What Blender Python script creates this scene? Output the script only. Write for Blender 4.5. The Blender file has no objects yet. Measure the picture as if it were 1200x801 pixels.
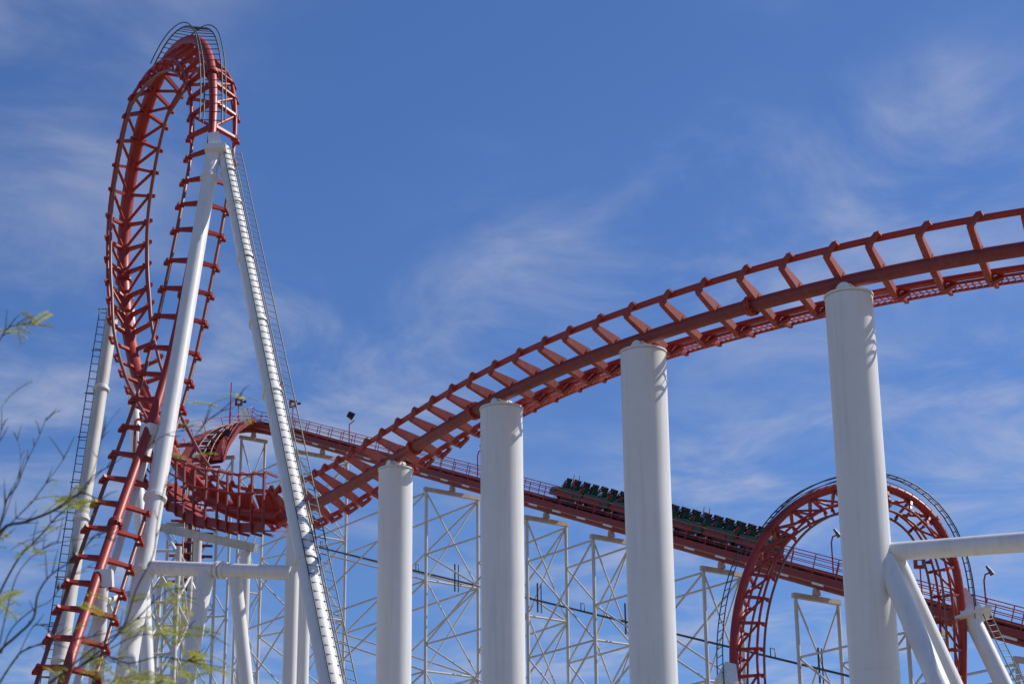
import bpy, bmesh, math, random
from mathutils import Vector, Matrix, Quaternion
random.seed(7)
sc = bpy.context.scene
col = sc.collection
V = Vector
rad = math.radians
# ------------------------------------------------------------ camera
F = 2400.0                      # focal length in pixels of a 1200 px wide frame
EYE = V((0, 0, 1.7))
MC = Matrix.Rotation(rad(110), 3, 'X') @ Matrix.Rotation(rad(-0.55), 3, 'Z')
cam = bpy.data.objects.new('camera', bpy.data.cameras.new('camera'))
col.objects.link(cam)
cam.matrix_world = Matrix.Translation(EYE) @ MC.to_4x4()
cam.data.lens = 72; cam.data.sensor_width = 36; cam.data.sensor_fit = 'HORIZONTAL'
cam.data.clip_start = 0.2; cam.data.clip_end = 6000
cam.data.dof.use_dof = True; cam.data.dof.focus_distance = 70; cam.data.dof.aperture_fstop = 5.6
sc.camera = cam
sc.render.resolution_x = 1024; sc.render.resolution_y = 683
# ------------------------------------------------------------ light and sky
SUN_AZ, SUN_EL = 21.0, 45.0     # azimuth counted from +X towards +Y
SD = V((math.cos(rad(SUN_AZ))*math.cos(rad(SUN_EL)), math.sin(rad(SUN_AZ))*math.cos(rad(SUN_EL)), math.sin(rad(SUN_EL))))
sun = bpy.data.objects.new('sun', bpy.data.lights.new('sun', 'SUN'))
col.objects.link(sun)
sun.rotation_euler = (-SD).to_track_quat('-Z', 'Y').to_euler()
sun.data.energy = 4.9; sun.data.angle = rad(0.53); sun.data.color = (1.0, 0.95, 0.88)
w = bpy.data.worlds.new('World'); sc.world = w; w.use_nodes = True
nt = w.node_tree; nt.nodes.clear()
def N_(t, **k):
    n = nt.nodes.new(t)
    for a, b in k.items(): setattr(n, a, b)
    return n
sky = N_('ShaderNodeTexSky', sky_type='NISHITA', sun_disc=False)
sky.sun_elevation = rad(SUN_EL); sky.sun_rotation = rad(90 - SUN_AZ)
sky.altitude = 300; sky.air_density = 1.0; sky.dust_density = 0.35; sky.ozone_density = 4.0
tc = N_('ShaderNodeTexCoord')
sep = N_('ShaderNodeSeparateXYZ'); nt.links.new(tc.outputs['Generated'], sep.inputs[0])
zz = N_('ShaderNodeMath', operation='MAXIMUM'); zz.inputs[1].default_value = 0.04; nt.links.new(sep.outputs['Z'], zz.inputs[0])
dx = N_('ShaderNodeMath', operation='DIVIDE'); nt.links.new(sep.outputs['X'], dx.inputs[0]); nt.links.new(zz.outputs[0], dx.inputs[1])
dy = N_('ShaderNodeMath', operation='DIVIDE'); nt.links.new(sep.outputs['Y'], dy.inputs[0]); nt.links.new(zz.outputs[0], dy.inputs[1])
cmb = N_('ShaderNodeCombineXYZ'); nt.links.new(dx.outputs[0], cmb.inputs[0]); nt.links.new(dy.outputs[0], cmb.inputs[1])
mp = N_('ShaderNodeMapping'); nt.links.new(cmb.outputs[0], mp.inputs[0])
mp.inputs['Location'].default_value = (-38.9509, -22.6616, 0); mp.inputs['Rotation'].default_value = (0, 0, rad(35)); mp.inputs['Scale'].default_value = (1.0, 0.75, 1)
n1 = N_('ShaderNodeTexNoise'); n1.inputs['Scale'].default_value = 3.0; n1.inputs['Detail'].default_value = 12; n1.inputs['Roughness'].default_value = 0.6; n1.inputs['Distortion'].default_value = 0.5
nt.links.new(mp.outputs[0], n1.inputs['Vector'])
r1 = N_('ShaderNodeMapRange', interpolation_type='SMOOTHSTEP'); r1.inputs['From Min'].default_value = 0.37; r1.inputs['From Max'].default_value = 0.80
nt.links.new(n1.outputs['Fac'], r1.inputs[0])
n2 = N_('ShaderNodeTexNoise'); n2.inputs['Scale'].default_value = 1.2; n2.inputs['Detail'].default_value = 4
nt.links.new(mp.outputs[0], n2.inputs['Vector'])
r2 = N_('ShaderNodeMapRange', interpolation_type='SMOOTHSTEP'); r2.inputs['From Min'].default_value = 0.36; r2.inputs['From Max'].default_value = 0.62
hz = N_('ShaderNodeMapRange'); hz.inputs['From Min'].default_value = 0.5; hz.inputs['From Max'].default_value = 0.1; hz.inputs['To Min'].default_value = -0.09; hz.inputs['To Max'].default_value = 0.16
nt.links.new(sep.outputs['Z'], hz.inputs[0])
ad = N_('ShaderNodeMath', operation='ADD'); nt.links.new(n2.outputs['Fac'], ad.inputs[0]); nt.links.new(hz.outputs[0], ad.inputs[1])
nt.links.new(ad.outputs[0], r2.inputs[0])
mm = N_('ShaderNodeMath', operation='MULTIPLY'); nt.links.new(r1.outputs[0], mm.inputs[0]); nt.links.new(r2.outputs[0], mm.inputs[1])
mk = N_('ShaderNodeMath', operation='MULTIPLY'); mk.inputs[1].default_value = 0.72; nt.links.new(mm.outputs[0], mk.inputs[0])
mx = N_('ShaderNodeMix', data_type='RGBA'); nt.links.new(mk.outputs[0], mx.inputs['Factor'])
tint = N_('ShaderNodeMix', data_type='RGBA', blend_type='MULTIPLY'); tint.inputs['Factor'].default_value = 1.0
tint.inputs['B'].default_value = (0.62, 0.80, 1.12, 1)
nt.links.new(sky.outputs[0], tint.inputs['A'])
nt.links.new(tint.outputs['Result'], mx.inputs['A']); mx.inputs['B'].default_value = (5.2, 5.5, 6.6, 1)
bg = N_('ShaderNodeBackground'); bg.inputs['Strength'].default_value = 0.1
nt.links.new(mx.outputs['Result'], bg.inputs['Color'])
wo = N_('ShaderNodeOutputWorld'); nt.links.new(bg.outputs[0], wo.inputs[0])
sc.view_settings.view_transform = 'Standard'; sc.view_settings.look = 'None'
sc.view_settings.exposure = 0.0; sc.view_settings.gamma = 1.0; sc.view_settings.use_curve_mapping = False

# ------------------------------------------------------------ helpers
def P(u, v, Y):
    d = MC @ V(((u-600)/F, -(v-400.5)/F, -1))
    return EYE + d*(Y/d.y)
def proj(p):
    q = MC.transposed() @ (V(p)-EYE)
    return 600+F*q.x/-q.z, 400.5-F*q.y/-q.z
def depth(p): return -(MC.transposed() @ (V(p)-EYE)).z

def material(name, c1, c2=None, rough=0.5, scale=3.0, metal=0.0, streak=0.0, streakcol=(0.25, 0.2, 0.15), bump=0.0, spec=0.5):
    m = bpy.data.materials.new(name); m.use_nodes = True
    t = m.node_tree; b = t.nodes['Principled BSDF']
    b.inputs['Roughness'].default_value = rough; b.inputs['Metallic'].default_value = metal
    b.inputs['Specular IOR Level'].default_value = spec
    c2 = c2 or tuple(x*0.8 for x in c1)
    g = t.nodes.new('ShaderNodeNewGeometry')
    n = t.nodes.new('ShaderNodeTexNoise'); n.inputs['Scale'].default_value = scale; n.inputs['Detail'].default_value = 6; n.inputs['Roughness'].default_value = 0.65
    t.links.new(g.outputs['Position'], n.inputs['Vector'])
    r = t.nodes.new('ShaderNodeMapRange'); r.inputs['From Min'].default_value = 0.35; r.inputs['From Max'].default_value = 0.68
    t.links.new(n.outputs['Fac'], r.inputs[0])
    x = t.nodes.new('ShaderNodeMix'); x.data_type = 'RGBA'
    x.inputs['A'].default_value = (*c1, 1); x.inputs['B'].default_value = (*c2, 1)
    t.links.new(r.outputs[0], x.inputs['Factor'])
    out = x.outputs['Result']
    if streak:
        mpn = t.nodes.new('ShaderNodeMapping'); mpn.inputs['Scale'].default_value = (5, 5, 0.22)
        t.links.new(g.outputs['Position'], mpn.inputs[0])
        s = t.nodes.new('ShaderNodeTexNoise'); s.inputs['Scale'].default_value = 1.6; s.inputs['Detail'].default_value = 7
        t.links.new(mpn.outputs[0], s.inputs['Vector'])
        sr = t.nodes.new('ShaderNodeMapRange'); sr.inputs['From Min'].default_value = 0.5; sr.inputs['From Max'].default_value = 0.8; sr.inputs['To Max'].default_value = streak
        t.links.new(s.outputs['Fac'], sr.inputs[0])
        y = t.nodes.new('ShaderNodeMix'); y.data_type = 'RGBA'; y.inputs['B'].default_value = (*streakcol, 1)
        t.links.new(out, y.inputs['A']); t.links.new(sr.outputs[0], y.inputs['Factor']); out = y.outputs['Result']
    t.links.new(out, b.inputs['Base Color'])
    if bump:
        bp = t.nodes.new('ShaderNodeBump'); bp.inputs['Strength'].default_value = bump; bp.inputs['Distance'].default_value = 0.01
        t.links.new(n.outputs['Fac'], bp.inputs['Height']); t.links.new(bp.outputs[0], b.inputs['Normal'])
    return m
RED = material('red_paint', (0.40, 0.030, 0.018), (0.30, 0.024, 0.016), 0.48, 2.5, streak=0.2, streakcol=(0.36, 0.10, 0.07))
REDF = material('faded_red_paint', (0.37, 0.052, 0.036), (0.28, 0.036, 0.027), 0.6, 3.0, streak=0.4, streakcol=(0.45, 0.19, 0.14))
REDSHADE = material('shaded_red_paint', (0.28, 0.027, 0.019), (0.21, 0.021, 0.016), 0.55, 1.2, streak=0.3, streakcol=(0.30, 0.08, 0.06))  # red darkened so the lift hill's shade is part of the colour
WEATH = material('weathered_red_paint', (0.25, 0.040, 0.033), (0.18, 0.030, 0.025), 0.55, 2.0, streak=0.3, streakcol=(0.33, 0.13, 0.10))
RAIL = material('worn_rail', (0.27, 0.075, 0.050), (0.20, 0.07, 0.05), 0.45, 6)
WHITE = material('white_paint', (0.80, 0.785, 0.75), (0.75, 0.735, 0.70), 0.42, 0.9, streak=0.34, streakcol=(0.47, 0.45, 0.42))
CREAM = material('chalky_white_paint', (0.66, 0.63, 0.57), (0.55, 0.52, 0.46), 0.6, 0.8, streak=0.3, streakcol=(0.38, 0.33, 0.27))
RUST = material('weathered_beam_paint', (0.60, 0.54, 0.46), (0.47, 0.40, 0.32), 0.7, 2.0, streak=0.5, streakcol=(0.28, 0.20, 0.14))
DARK = material('dark_steel', (0.055, 0.06, 0.055), (0.03, 0.03, 0.03), 0.5, 8)
LADDER = material('galvanised_steel', (0.16, 0.165, 0.17), (0.10, 0.10, 0.10), 0.5, 8, metal=0.3)
GREEN = material('green_body_paint', (0.010, 0.085, 0.045), (0.008, 0.06, 0.035), 0.3, 5)
BLACK = material('black_padding', (0.012, 0.012, 0.014), (0.02, 0.02, 0.02), 0.7, 10)
SKIN = material('skin', (0.45, 0.27, 0.19), (0.40, 0.23, 0.16), 0.6, 10)
HAIR = material('hair', (0.03, 0.018, 0.012), (0.05, 0.03, 0.02), 0.7, 20)
DENIM = material('denim', (0.06, 0.09, 0.16), (0.04, 0.06, 0.12), 0.8, 20)
GROUND = material('dry_ground', (0.24, 0.20, 0.15), (0.17, 0.15, 0.10), 0.95, 0.15, bump=0.3)
CONC = material('concrete', (0.36, 0.35, 0.33), (0.28, 0.27, 0.25), 0.85, 1.5)
BARK = material('thin_bark', (0.085, 0.075, 0.05), (0.05, 0.042, 0.032), 0.85, 40)
LEAFM = material('yellow_green_leaf', (0.36, 0.35, 0.045), (0.22, 0.25, 0.035), 0.6, 30)
lb = LEAFM.node_tree.nodes['Principled BSDF']
if 'Transmission Weight' in lb.inputs:
    tr = LEAFM.node_tree.nodes.new('ShaderNodeBsdfTranslucent'); tr.inputs['Color'].default_value = (0.5, 0.5, 0.06, 1)
    ms = LEAFM.node_tree.nodes.new('ShaderNodeMixShader'); ms.inputs[0].default_value = 0.45
    o_ = LEAFM.node_tree.nodes['Material Output']
    LEAFM.node_tree.links.new(lb.outputs[0], ms.inputs[1]); LEAFM.node_tree.links.new(tr.outputs[0], ms.inputs[2]); LEAFM.node_tree.links.new(ms.outputs[0], o_.inputs[0])

ORG = {}
def thing(name, loc, label, cat, group=None):
    o = bpy.data.objects.new(name, None); col.objects.link(o); o.location = loc
    o.empty_display_size = 0.3
    o['label'] = label; o['category'] = cat
    if group: o['group'] = group
    ORG[o.name] = V(loc)
    return o
def org(p): return ORG[p.name] if p is not None else V((0, 0, 0))

class MB:
    def __init__(s): s.v = []; s.f = []; s.sm = []; s.mi = []; s.cur = 0
    def face(s, f, smooth=False): s.f.append(f); s.sm.append(smooth); s.mi.append(s.cur)
    def tube(s, pts, r, n=10, caps=True, ups=None):
        pts = [V(p) for p in pts]
        rs = r if isinstance(r, (list, tuple)) else [r]*len(pts)
        b = len(s.v); up = None
        for i, p in enumerate(pts):
            t = (pts[min(i+1, len(pts)-1)]-pts[max(i-1, 0)]).normalized()
            if up is None: up = t.orthogonal().normalized()
            up = (up - t*up.dot(t)).normalized()
            sd = t.cross(up)
            for k in range(n):
                a = 2*math.pi*k/n
                s.v.append(p + (up*math.cos(a)+sd*math.sin(a))*rs[i])
        for i in range(len(pts)-1):
            for k in range(n):
                k2 = (k+1) % n
                s.face((b+i*n+k, b+i*n+k2, b+(i+1)*n+k2, b+(i+1)*n+k), True)
        if caps:
            for base, rev in ((b, True), (b+(len(pts)-1)*n, False)):
                c = len(s.v)
                for k in range(n): s.v.append(s.v[base+k].copy())
                idx = list(range(c, c+n))
                s.face(tuple(reversed(idx)) if rev else tuple(idx))
    def rings(s, prof, n=24, cap=True):     # lathe round Z : list of (r,z)
        b = len(s.v)
        for (r, z) in prof:
            for k in range(n):
                a = 2*math.pi*k/n; s.v.append(V((r*math.cos(a), r*math.sin(a), z)))
        for i in range(len(prof)-1):
            for k in range(n):
                k2 = (k+1) % n; s.face((b+i*n+k, b+i*n+k2, b+(i+1)*n+k2, b+(i+1)*n+k), True)
    def hexa(s, a, b_):                      # a, b_: two quads (4 points each)
        b = len(s.v); s.v += [V(p) for p in a]+[V(p) for p in b_]
        s.face((b, b+1, b+2, b+3)); s.face((b+7, b+6, b+5, b+4))
        for k in range(4):
            k2 = (k+1) % 4; s.face((b+k2, b+k, b+4+k, b+4+k2))
    def beam(s, p0, p1, wd, ht, up=V((0, 0, 1)), wd1=None, ht1=None):
        p0 = V(p0); p1 = V(p1); t = (p1-p0).normalized()
        up = V(up); up = (up-t*up.dot(t))
        if up.length < 1e-4: up = t.orthogonal()
        up.normalize(); sd = t.cross(up)
        wd1 = wd if wd1 is None else wd1; ht1 = ht if ht1 is None else ht1
        q = lambda p, a, b: [p+sd*a/2+up*b/2, p-sd*a/2+up*b/2, p-sd*a/2-up*b/2, p+sd*a/2-up*b/2]
        s.hexa(q(p0, wd, ht), q(p1, wd1, ht1))
    def box(s, x0, x1, y0, y1, z0, z1):
        s.hexa([V((x0, y0, z0)), V((x1, y0, z0)), V((x1, y1, z0)), V((x0, y1, z0))], [V((x0, y0, z1)), V((x1, y0, z1)), V((x1, y1, z1)), V((x0, y1, z1))])
    def strip(s, A, B, th_vec):              # slab between polylines A and B with thickness vectors
        b = len(s.v); n = len(A)
        for i in range(n):
            t = th_vec[i]; s.v += [V(A[i]), V(B[i]), V(B[i])+t, V(A[i])+t]
        for i in range(n-1):
            for k in range(4):
                k2 = (k+1) % 4; s.face((b+4*i+k, b+4*i+k2, b+4*i+4+k2, b+4*i+4+k))
        s.face((b+3, b+2, b+1, b)); e = b+4*(n-1); s.face((e, e+1, e+2, e+3))
    def ball(s, c, rx, ry, rz, n=10, m=6):
        b = len(s.v); c = V(c)
        for j in range(m+1):
            ph = math.pi*j/m
            for k in range(n):
                a = 2*math.pi*k/n; s.v.append(c+V((rx*math.sin(ph)*math.cos(a), ry*math.sin(ph)*math.sin(a), rz*math.cos(ph))))
        for j in range(m):
            for k in range(n):
                k2 = (k+1) % n; s.face((b+j*n+k, b+(j+1)*n+k, b+(j+1)*n+k2, b+j*n+k2), True)
    def mesh(s, name, mats, off=V((0, 0, 0))):
        me = bpy.data.meshes.new(name)
        me.from_pydata([tuple(v-off) for v in s.v], [], s.f)
        for m in (mats if isinstance(mats, (list, tuple)) else [mats]): me.materials.append(m)
        me.polygons.foreach_set('use_smooth', s.sm); me.polygons.foreach_set('material_index', s.mi)
        bm = bmesh.new(); bm.from_mesh(me); bmesh.ops.recalc_face_normals(bm, faces=bm.faces); bm.to_mesh(me); bm.free()
        me.update()
        return me
    def build(s, name, mats, parent=None, kind=None, label=None):
        o = bpy.data.objects.new(name, s.mesh(name, mats, org(parent))); col.objects.link(o)
        if parent is not None: o.parent = parent; ORG[o.name] = org(parent)
        if kind: o['kind'] = kind
        if label: o['label'] = label
        return o
_uc = {}
def unit_cyl(n, mat):
    k = (n, mat.name)
    if k not in _uc:
        m = MB(); m.tube([V((0, 0, 0)), V((0, 0, 1))], 1.0, n); _uc[k] = m.mesh('rod', mat)
    return _uc[k]
def frame_matrix(o, x, y, z):
    return Matrix(((x.x, y.x, z.x, o.x), (x.y, y.y, z.y, o.y), (x.z, y.z, z.z, o.z), (0, 0, 0, 1)))
def place(name, me, mat4, parent):
    o = bpy.data.objects.new(name, me); col.objects.link(o)
    o.parent = parent
    o.matrix_basis = Matrix.Translation(-org(parent)) @ mat4
    return o
def rod(name, p0, p1, r, mat, parent, n=8):
    p0 = V(p0); p1 = V(p1); d = p1-p0; z = d.normalized(); x = z.orthogonal().normalized(); y = z.cross(x)
    return place(name, unit_cyl(n, mat), frame_matrix(p0, x*r, y*r, d), parent)

# ------------------------------------------------------------ ground
g = MB(); nG = 60
def gh(x, y):
    d = math.hypot(x, y)
    return -0.02 + max(0, d-260)*0.02*(0.6+0.4*math.sin(x*0.004+1)*math.cos(y*0.005))
xs = [(-1+2*i/nG) for i in range(nG+1)]
xs = [math.copysign(abs(t)**2.2*3000, t) for t in xs]
for x in xs:
    for y in xs: g.v.append(V((x, y+60, gh(x, y+60))))
for i in range(nG):
    for j in range(nG):
        a = i*(nG+1)+j; g.face((a, a+nG+1, a+nG+2, a+1), True)
g.build('ground', GROUND, kind='structure')

# ------------------------------------------------------------ track curves
def spline(ctrl, step=0.12):
    """ctrl: list of (point, normal, h). Catmull-Rom, arc-length sampled. returns list of (p,T,N,L,h,s)"""
    pts = [V(c[0]) for c in ctrl]; ns = [V(c[1]).normalized() for c in ctrl]; hs = [c[2] for c in ctrl]
    # light smoothing of the hand-read positions
    for _ in range(2):
        q = pts[:]
        for i in range(1, len(pts)-1): q[i] = pts[i]*0.6+(pts[i-1]+pts[i+1])*0.2
        pts = q
    fine = []
    n = len(pts)
    for i in range(n-1):
        p0 = pts[max(i-1, 0)]; p1 = pts[i]; p2 = pts[i+1]; p3 = pts[min(i+2, n-1)]
        k = max(4, int((p2-p1).length/0.05))
        for j in range(k):
            t = j/k
            p = 0.5*((2*p1)+(p2-p0)*t+(2*p0-5*p1+4*p2-p3)*t*t+(3*p1-p0-3*p2+p3)*t**3)
            tt = t*t*(3-2*t)
            fine.append((p, ns[i].slerp(ns[i+1], tt) if ns[i].angle(ns[i+1]) > 1e-3 else ns[i], hs[i]+(hs[i+1]-hs[i])*tt))
    fine.append((pts[-1], ns[-1], hs[-1]))
    out = []; acc = 0; nxt = 0; prev = fine[0]
    for k, cur in enumerate(fine):
        d = (cur[0]-prev[0]).length
        acc += d
        if acc >= nxt-1e-9 or k == 0:
            out.append([cur[0], None, cur[1], None, cur[2], acc]); nxt = acc+step
        prev = cur
    m = len(out)
    for i in range(m):
        T = (out[min(i+1, m-1)][0]-out[max(i-1, 0)][0]).normalized()
        Nn = out[i][2]; Nn = (Nn-T*Nn.dot(T)).normalized()
        out[i][1] = T; out[i][2] = Nn; out[i][3] = T.cross(Nn)
    return out
def off(fr, l, n): return fr[0]+fr[3]*l+fr[2]*n
GH = 0.70                       # half gauge
UPV = V((0, 0, 1))
RS = 0.40                       # running rail stand-off on the trussed loops
_tie = {}
def tie_mesh(h, kind, mat, wt=0.27):
    """local frame: x = lateral, y = tangent, z = normal (towards the rails). origin = spine centre"""
    key = (round(h, 2) if kind == 'plain' else round(h, 1), kind, mat.name, wt, GH)
    if key in _tie: return _tie[key]
    h = key[0]; m = MB(); r = 0.15
    near = kind == 'plain' and wt > .25; lean = .20 if near else 0
    for s in (-1, 1):
        e = V((s*(GH+0.06), 0, h-(.03 if near else 0)))
        if near:      # deep tapered web, flange towards the ground
            m.beam(V((s*0.02, 0, r*0.9-.01)), e, 0.12, 0.25, V((0, 0, 1)), 0.10, 0.12)
            m.beam(V((s*0.03, 0, r*0.9-.14)), e-V((0, 0, .062)), 0.15, 0.025, V((0, 0, 1)), 0.13, 0.025)
        elif kind == 'plain':
            m.beam(V((s*0.02, 0, r*0.7)), e, wt, .10, V((0, 0, 1)), 0.10, .08)
        else:
            m.beam(V((s*0.05, 0, r*0.6)), e, 0.12, 0.17, V((0, 0, 1)), 0.10, 0.13)
        # claw: plate outside the rail and the foot that holds it
        if near:
            m.beam(V((s*(GH+0.06), -.01, h-0.10)), V((s*(GH+0.15), lean, h+0.16)), 0.15, 0.09, V((1, 0, 0)), 0.10, 0.07)
            m.beam(V((s*(GH+0.17), lean-.02, h+0.17)), V((s*(GH+0.02), lean, h+0.17)), 0.13, 0.06, V((0, 0, 1)), 0.16, 0.05)
        else:
            m.beam(V((s*(GH+0.04), 0, h-0.07)), V((s*(GH+0.17), 0, h+0.18)), wt*.52, 0.09, V((1, 0, 0)), wt*.42, 0.06)
            m.beam(V((s*(GH+0.20), 0, h+0.21)), V((s*(GH+0.03), 0, h+0.18)), 0.13, 0.07, V((0, 0, 1)), 0.17, 0.05)
            m.beam(V((s*(GH-0.10), 0, h+0.01)), V((s*(GH+0.13), 0, h+0.01)), 0.17, 0.05, V((0, 0, 1)), 0.16, 0.05)
    if kind == 'plain':
        m.beam(V((-0.12, 0, r*0.8)), V((0.12, 0, r*0.8)), .15 if near else wt+.08, 0.12)
    else:
        for s in (-1, 1): m.beam(V((s*(GH+.12), 0, h)), V((s*(GH-.02), 0, h+RS)), 0.10, 0.07, V((1, 0, 0)))
    _tie[key] = m.mesh('crosstie', mat); return _tie[key]
_fl = {}
def flange_mesh(r, mat, bolts=10):
    k = (r, mat.name)
    if k not in _fl:
        m = MB()
        for y0 in (-0.035, 0.035):
            m.tube([V((0, y0-0.03, 0)), V((0, y0+0.03, 0))], r+0.075, 20)
        for i in range(bolts):
            a = 2*math.pi*i/bolts; c = V(((r+0.045)*math.cos(a), 0, (r+0.045)*math.sin(a)))
            m.tube([c+V((0, -0.11, 0)), c+V((0, 0.11, 0))], 0.02, 6)
        _fl[k] = m.mesh('flange', mat)
    return _fl[k]
def build_track(th, fr, tie_step, spine_r, rail_r, mat=RED, tie_mat=REDF, flanges=(), s_truss=(0, 0), tie_off=0.3, spine_mat=None, wt=0.27, rail_mat=None):
    sr = spine_r if callable(spine_r) else (lambda q: spine_r0)
    spine_r0 = spine_r if not callable(spine_r) else .2
    m = MB(); m.tube([f[0] for f in fr[::3]], [sr(f[5]) for f in fr[::3]], 18); m.build('spine', spine_mat or mat, th)
    def stand(f):
        a = min(1, max(0, (f[5]-s_truss[0]+2.5)/2.5)); b = min(1, max(0, (s_truss[1]+2.5-f[5])/2.5)); return .18+(RS-.18)*min(a, b) if s_truss[1] > 0 else .18
    for s in (-1, 1):
        m = MB(); m.tube([off(f, s*GH, f[4]+stand(f)) for f in fr[::3]], rail_r, 10); m.build('rail', rail_mat or RAIL, th)
    nxt = tie_off; idx = []
    for i, f in enumerate(fr):
        if f[5] >= nxt:
            nxt += tie_step; idx.append(i)
    for i in idx:
        f = fr[i]; tr = s_truss[0] <= f[5] <= s_truss[1]
        place('crosstie', tie_mesh(f[4], 'truss' if tr else 'plain', tie_mat, wt), frame_matrix(f[0], f[3], f[1], f[2]), th)
    ti = [i for i in idx if s_truss[0] <= fr[i][5] <= s_truss[1]]
    if len(ti) > 2:
        for s in (-1, 1):
            m = MB(); m.tube([off(fr[i], s*(GH+0.04), fr[i][4]) for i in range(ti[0], ti[-1]+1, 3)], 0.062, 8); m.build('chord', mat, th)
            for a, b in zip(ti[:-1], ti[1:]):
                if fr[a][0].z > fr[b][0].z: a, b = b, a
                rod('diagonal_brace', fr[a][0]+fr[a][2]*.1, off(fr[b], s*GH, fr[b][4]), 0.06, mat, th)
    for s_ in flanges:
        f = min(fr, key=lambda q: abs(q[5]-s_))
        place('flange', flange_mesh(sr(f[5]), mat), frame_matrix(f[0], f[3], f[1], f[2]), th)
def nearest(fr, u, v=None):
    def k(f):
        a, b = proj(f[0]); return abs(a-u)+(abs(b-v) if v is not None else 0)
    return min(range(len(fr)), key=lambda i: k(fr[i]))

# ---- near elevated curve (left to right)
NR = lambda b, x=0.0: V((x, math.sin(rad(b)), math.cos(rad(b))))
near_ctrl = [(330, 606, 61.2, NR(36, .45), .2), (360, 599, 59.4, NR(37, .35), .17), (411, 570, 56.6, NR(33, .2), .13), (463, 537, 53.8, NR(33, .1), .13), (524, 500, 50.8, NR(33, .05), .13),
             (590, 458, 48.2, NR(33), .13), (665, 427, 45.9, NR(33), .13), (755, 395, 43.7, NR(33), .13), (840, 369, 42.1, NR(34), .13), (920, 345.5, 40.9, NR(34), .13), (1000, 328, 39.8, NR(34), .13),
             (1080, 311, 39.0, NR(34), .13), (1140, 301, 38.5, NR(34), .13), (1200, 291, 38.0, NR(34), .13), (1290, 278, 37.4, NR(34), .13), (1400, 264, 36.8, NR(34), .13)]
GH = 0.70
NF = spline([(P(u, v, Y), n, h) for u, v, Y, n, h in near_ctrl])
b0 = P(995, 330, 40)
th = thing('coaster_track', (b0.x, b0.y, 0), 'faded red banked coaster track climbing to the right on four thick white columns', 'coaster track')
fl = [NF[nearest(NF, u)][5] for u in (485, 557, 879, 1230)]
build_track(th, NF, 1.05, 0.155, 0.072, flanges=fl, spine_mat=WEATH, rail_mat=RED)
# inspection walkway beside the low rail
i0 = nearest(NF, 545); seg = NF[i0:]
def wi(f): return off(f, -.82, f[4]+.15)
def wo(f):
    o = V((f[3].x, f[3].y, 0)).normalized()*-.42
    return wi(f)+o
m = MB(); m.tube([wo(f) for f in seg[::4]], 0.035, 8); m.build('walkway_edge_beam', RED, th)
m = MB(); m.tube([wi(f) for f in seg[::4]], 0.035, 8); m.build('walkway_inner_beam', RED, th)
m = MB(); L0 = seg[0][5]; s_ = L0
for f in seg[:-1]:
    if f[5] >= s_:
        m.beam(wo(f), wi(f), 0.035, 0.04, UPV); s_ += 0.12
for l in (.5,):
    m.tube([wi(f).lerp(wo(f), l) for f in seg[::4]], 0.010, 4)
m.build('walkway_grating', RED, th, kind='stuff')
s_ = .3+1.05*math.ceil((L0-.3)/1.05)
for f in seg:
    if f[5] >= s_:
        s_ += 1.05
        mm_ = MB(); mm_.beam(off(f, -0.60, f[4]+.0), wi(f)-UPV*.06, 0.12, 0.12, f[2]); mm_.beam(wi(f)-UPV*.06, wo(f)-UPV*.06, 0.08, 0.07, f[2]); mm_.build('walkway_bracket', RED, th)

GH = 0.70
# ---- big vertical loop with the pull-out into the near curve
YN = V((0.38, -1, 0))
def cen(v): return v
loop_ctrl = [(330, 606, 61.2, NR(36, .45), .2), (282, 610, 62.9, V((.5, .35, .8)), .25), (240, 588, 64.3, V((.45, .0, .9)), .3), (208, 548, 65.7, V((.4, -.35, .85)), .3), (185, 505, 67.3, V((.35, -.6, .7)), .35),
             (166, 462, 69.2, V((.3, -.85, .45)), .4), (153, 415, 70.8, V((.28, -1, .2)), .5), (146, 367, 72.3, V((.36, -1, .05)), .7), (142, 310, 73.0, YN, .75), (145, 255, 73.0, V((.36, -1, -.15)), .75),
             (153, 205, 72.5, V((.36, -1, -.3)), .75), (163, 150, 71.6, V((.33, -1, -.5)), .75), (176, 110, 70.6, V((.2, -.8, -.7)), .75), (191, 76, 69.2, V((.15, -.45, -1)), .75), (207, 52, 67.6, V((.1, -.15, -1)), .75),
             (226, 41, 65.7, V((0, .15, -1)), .75), (241, 47, 64.1, V((-.05, .45, -1)), .75), (249, 70, 62.9, V((-.1, .9, -.8)), .75), (252, 110, 61.9, V((-.12, 1, -.4)), .7), (250, 155, 61.3, V((-.12, 1, -.15)), .6),
             (244, 205, 60.8, V((-.12, 1, .0)), .4), (235, 255, 60.4, V((-.1, 1, .1)), .3), (224, 305, 60.0, V((-.08, 1, .15)), .25), (213, 362, 59.7, V((-.08, 1, .2)), .2), (202, 415, 59.2, V((-.08, 1, .25)), .2), (188, 462, 58.6, V((-.08, 1, .3)), .2),
             (175, 502, 57.9, V((-.08, 1, .35)), .2), (161, 540, 57.2, V((-.08, 1, .4)), .2), (134, 615, 55.6, V((-.08, 1, .4)), .2), (111, 683, 54.2, V((-.08, 1, .4)), .2), (90, 748, 52.8, V((-.08, 1, .4)), .2), (73, 801, 51.6, V((-.08, 1, .4)), .2), (48, 880, 49.9, V((-.08, 1, .4)), .2), (10, 1000, 47.5, V((-.08, 1, .4)), .2)]
LF = spline([(P(u, v, Y), n, h) for u, v, Y, n, h in loop_ctrl])
b1 = P(200, 400, 64)
tl = thing('looping_track', (b1.x, b1.y, 0), 'tall narrow red vertical loop seen almost edge-on, topping the left side', 'coaster track')
st0 = LF[nearest(LF, 150, 400)][5]; st1 = LF[nearest(LF, 250, 165)][5]
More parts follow.
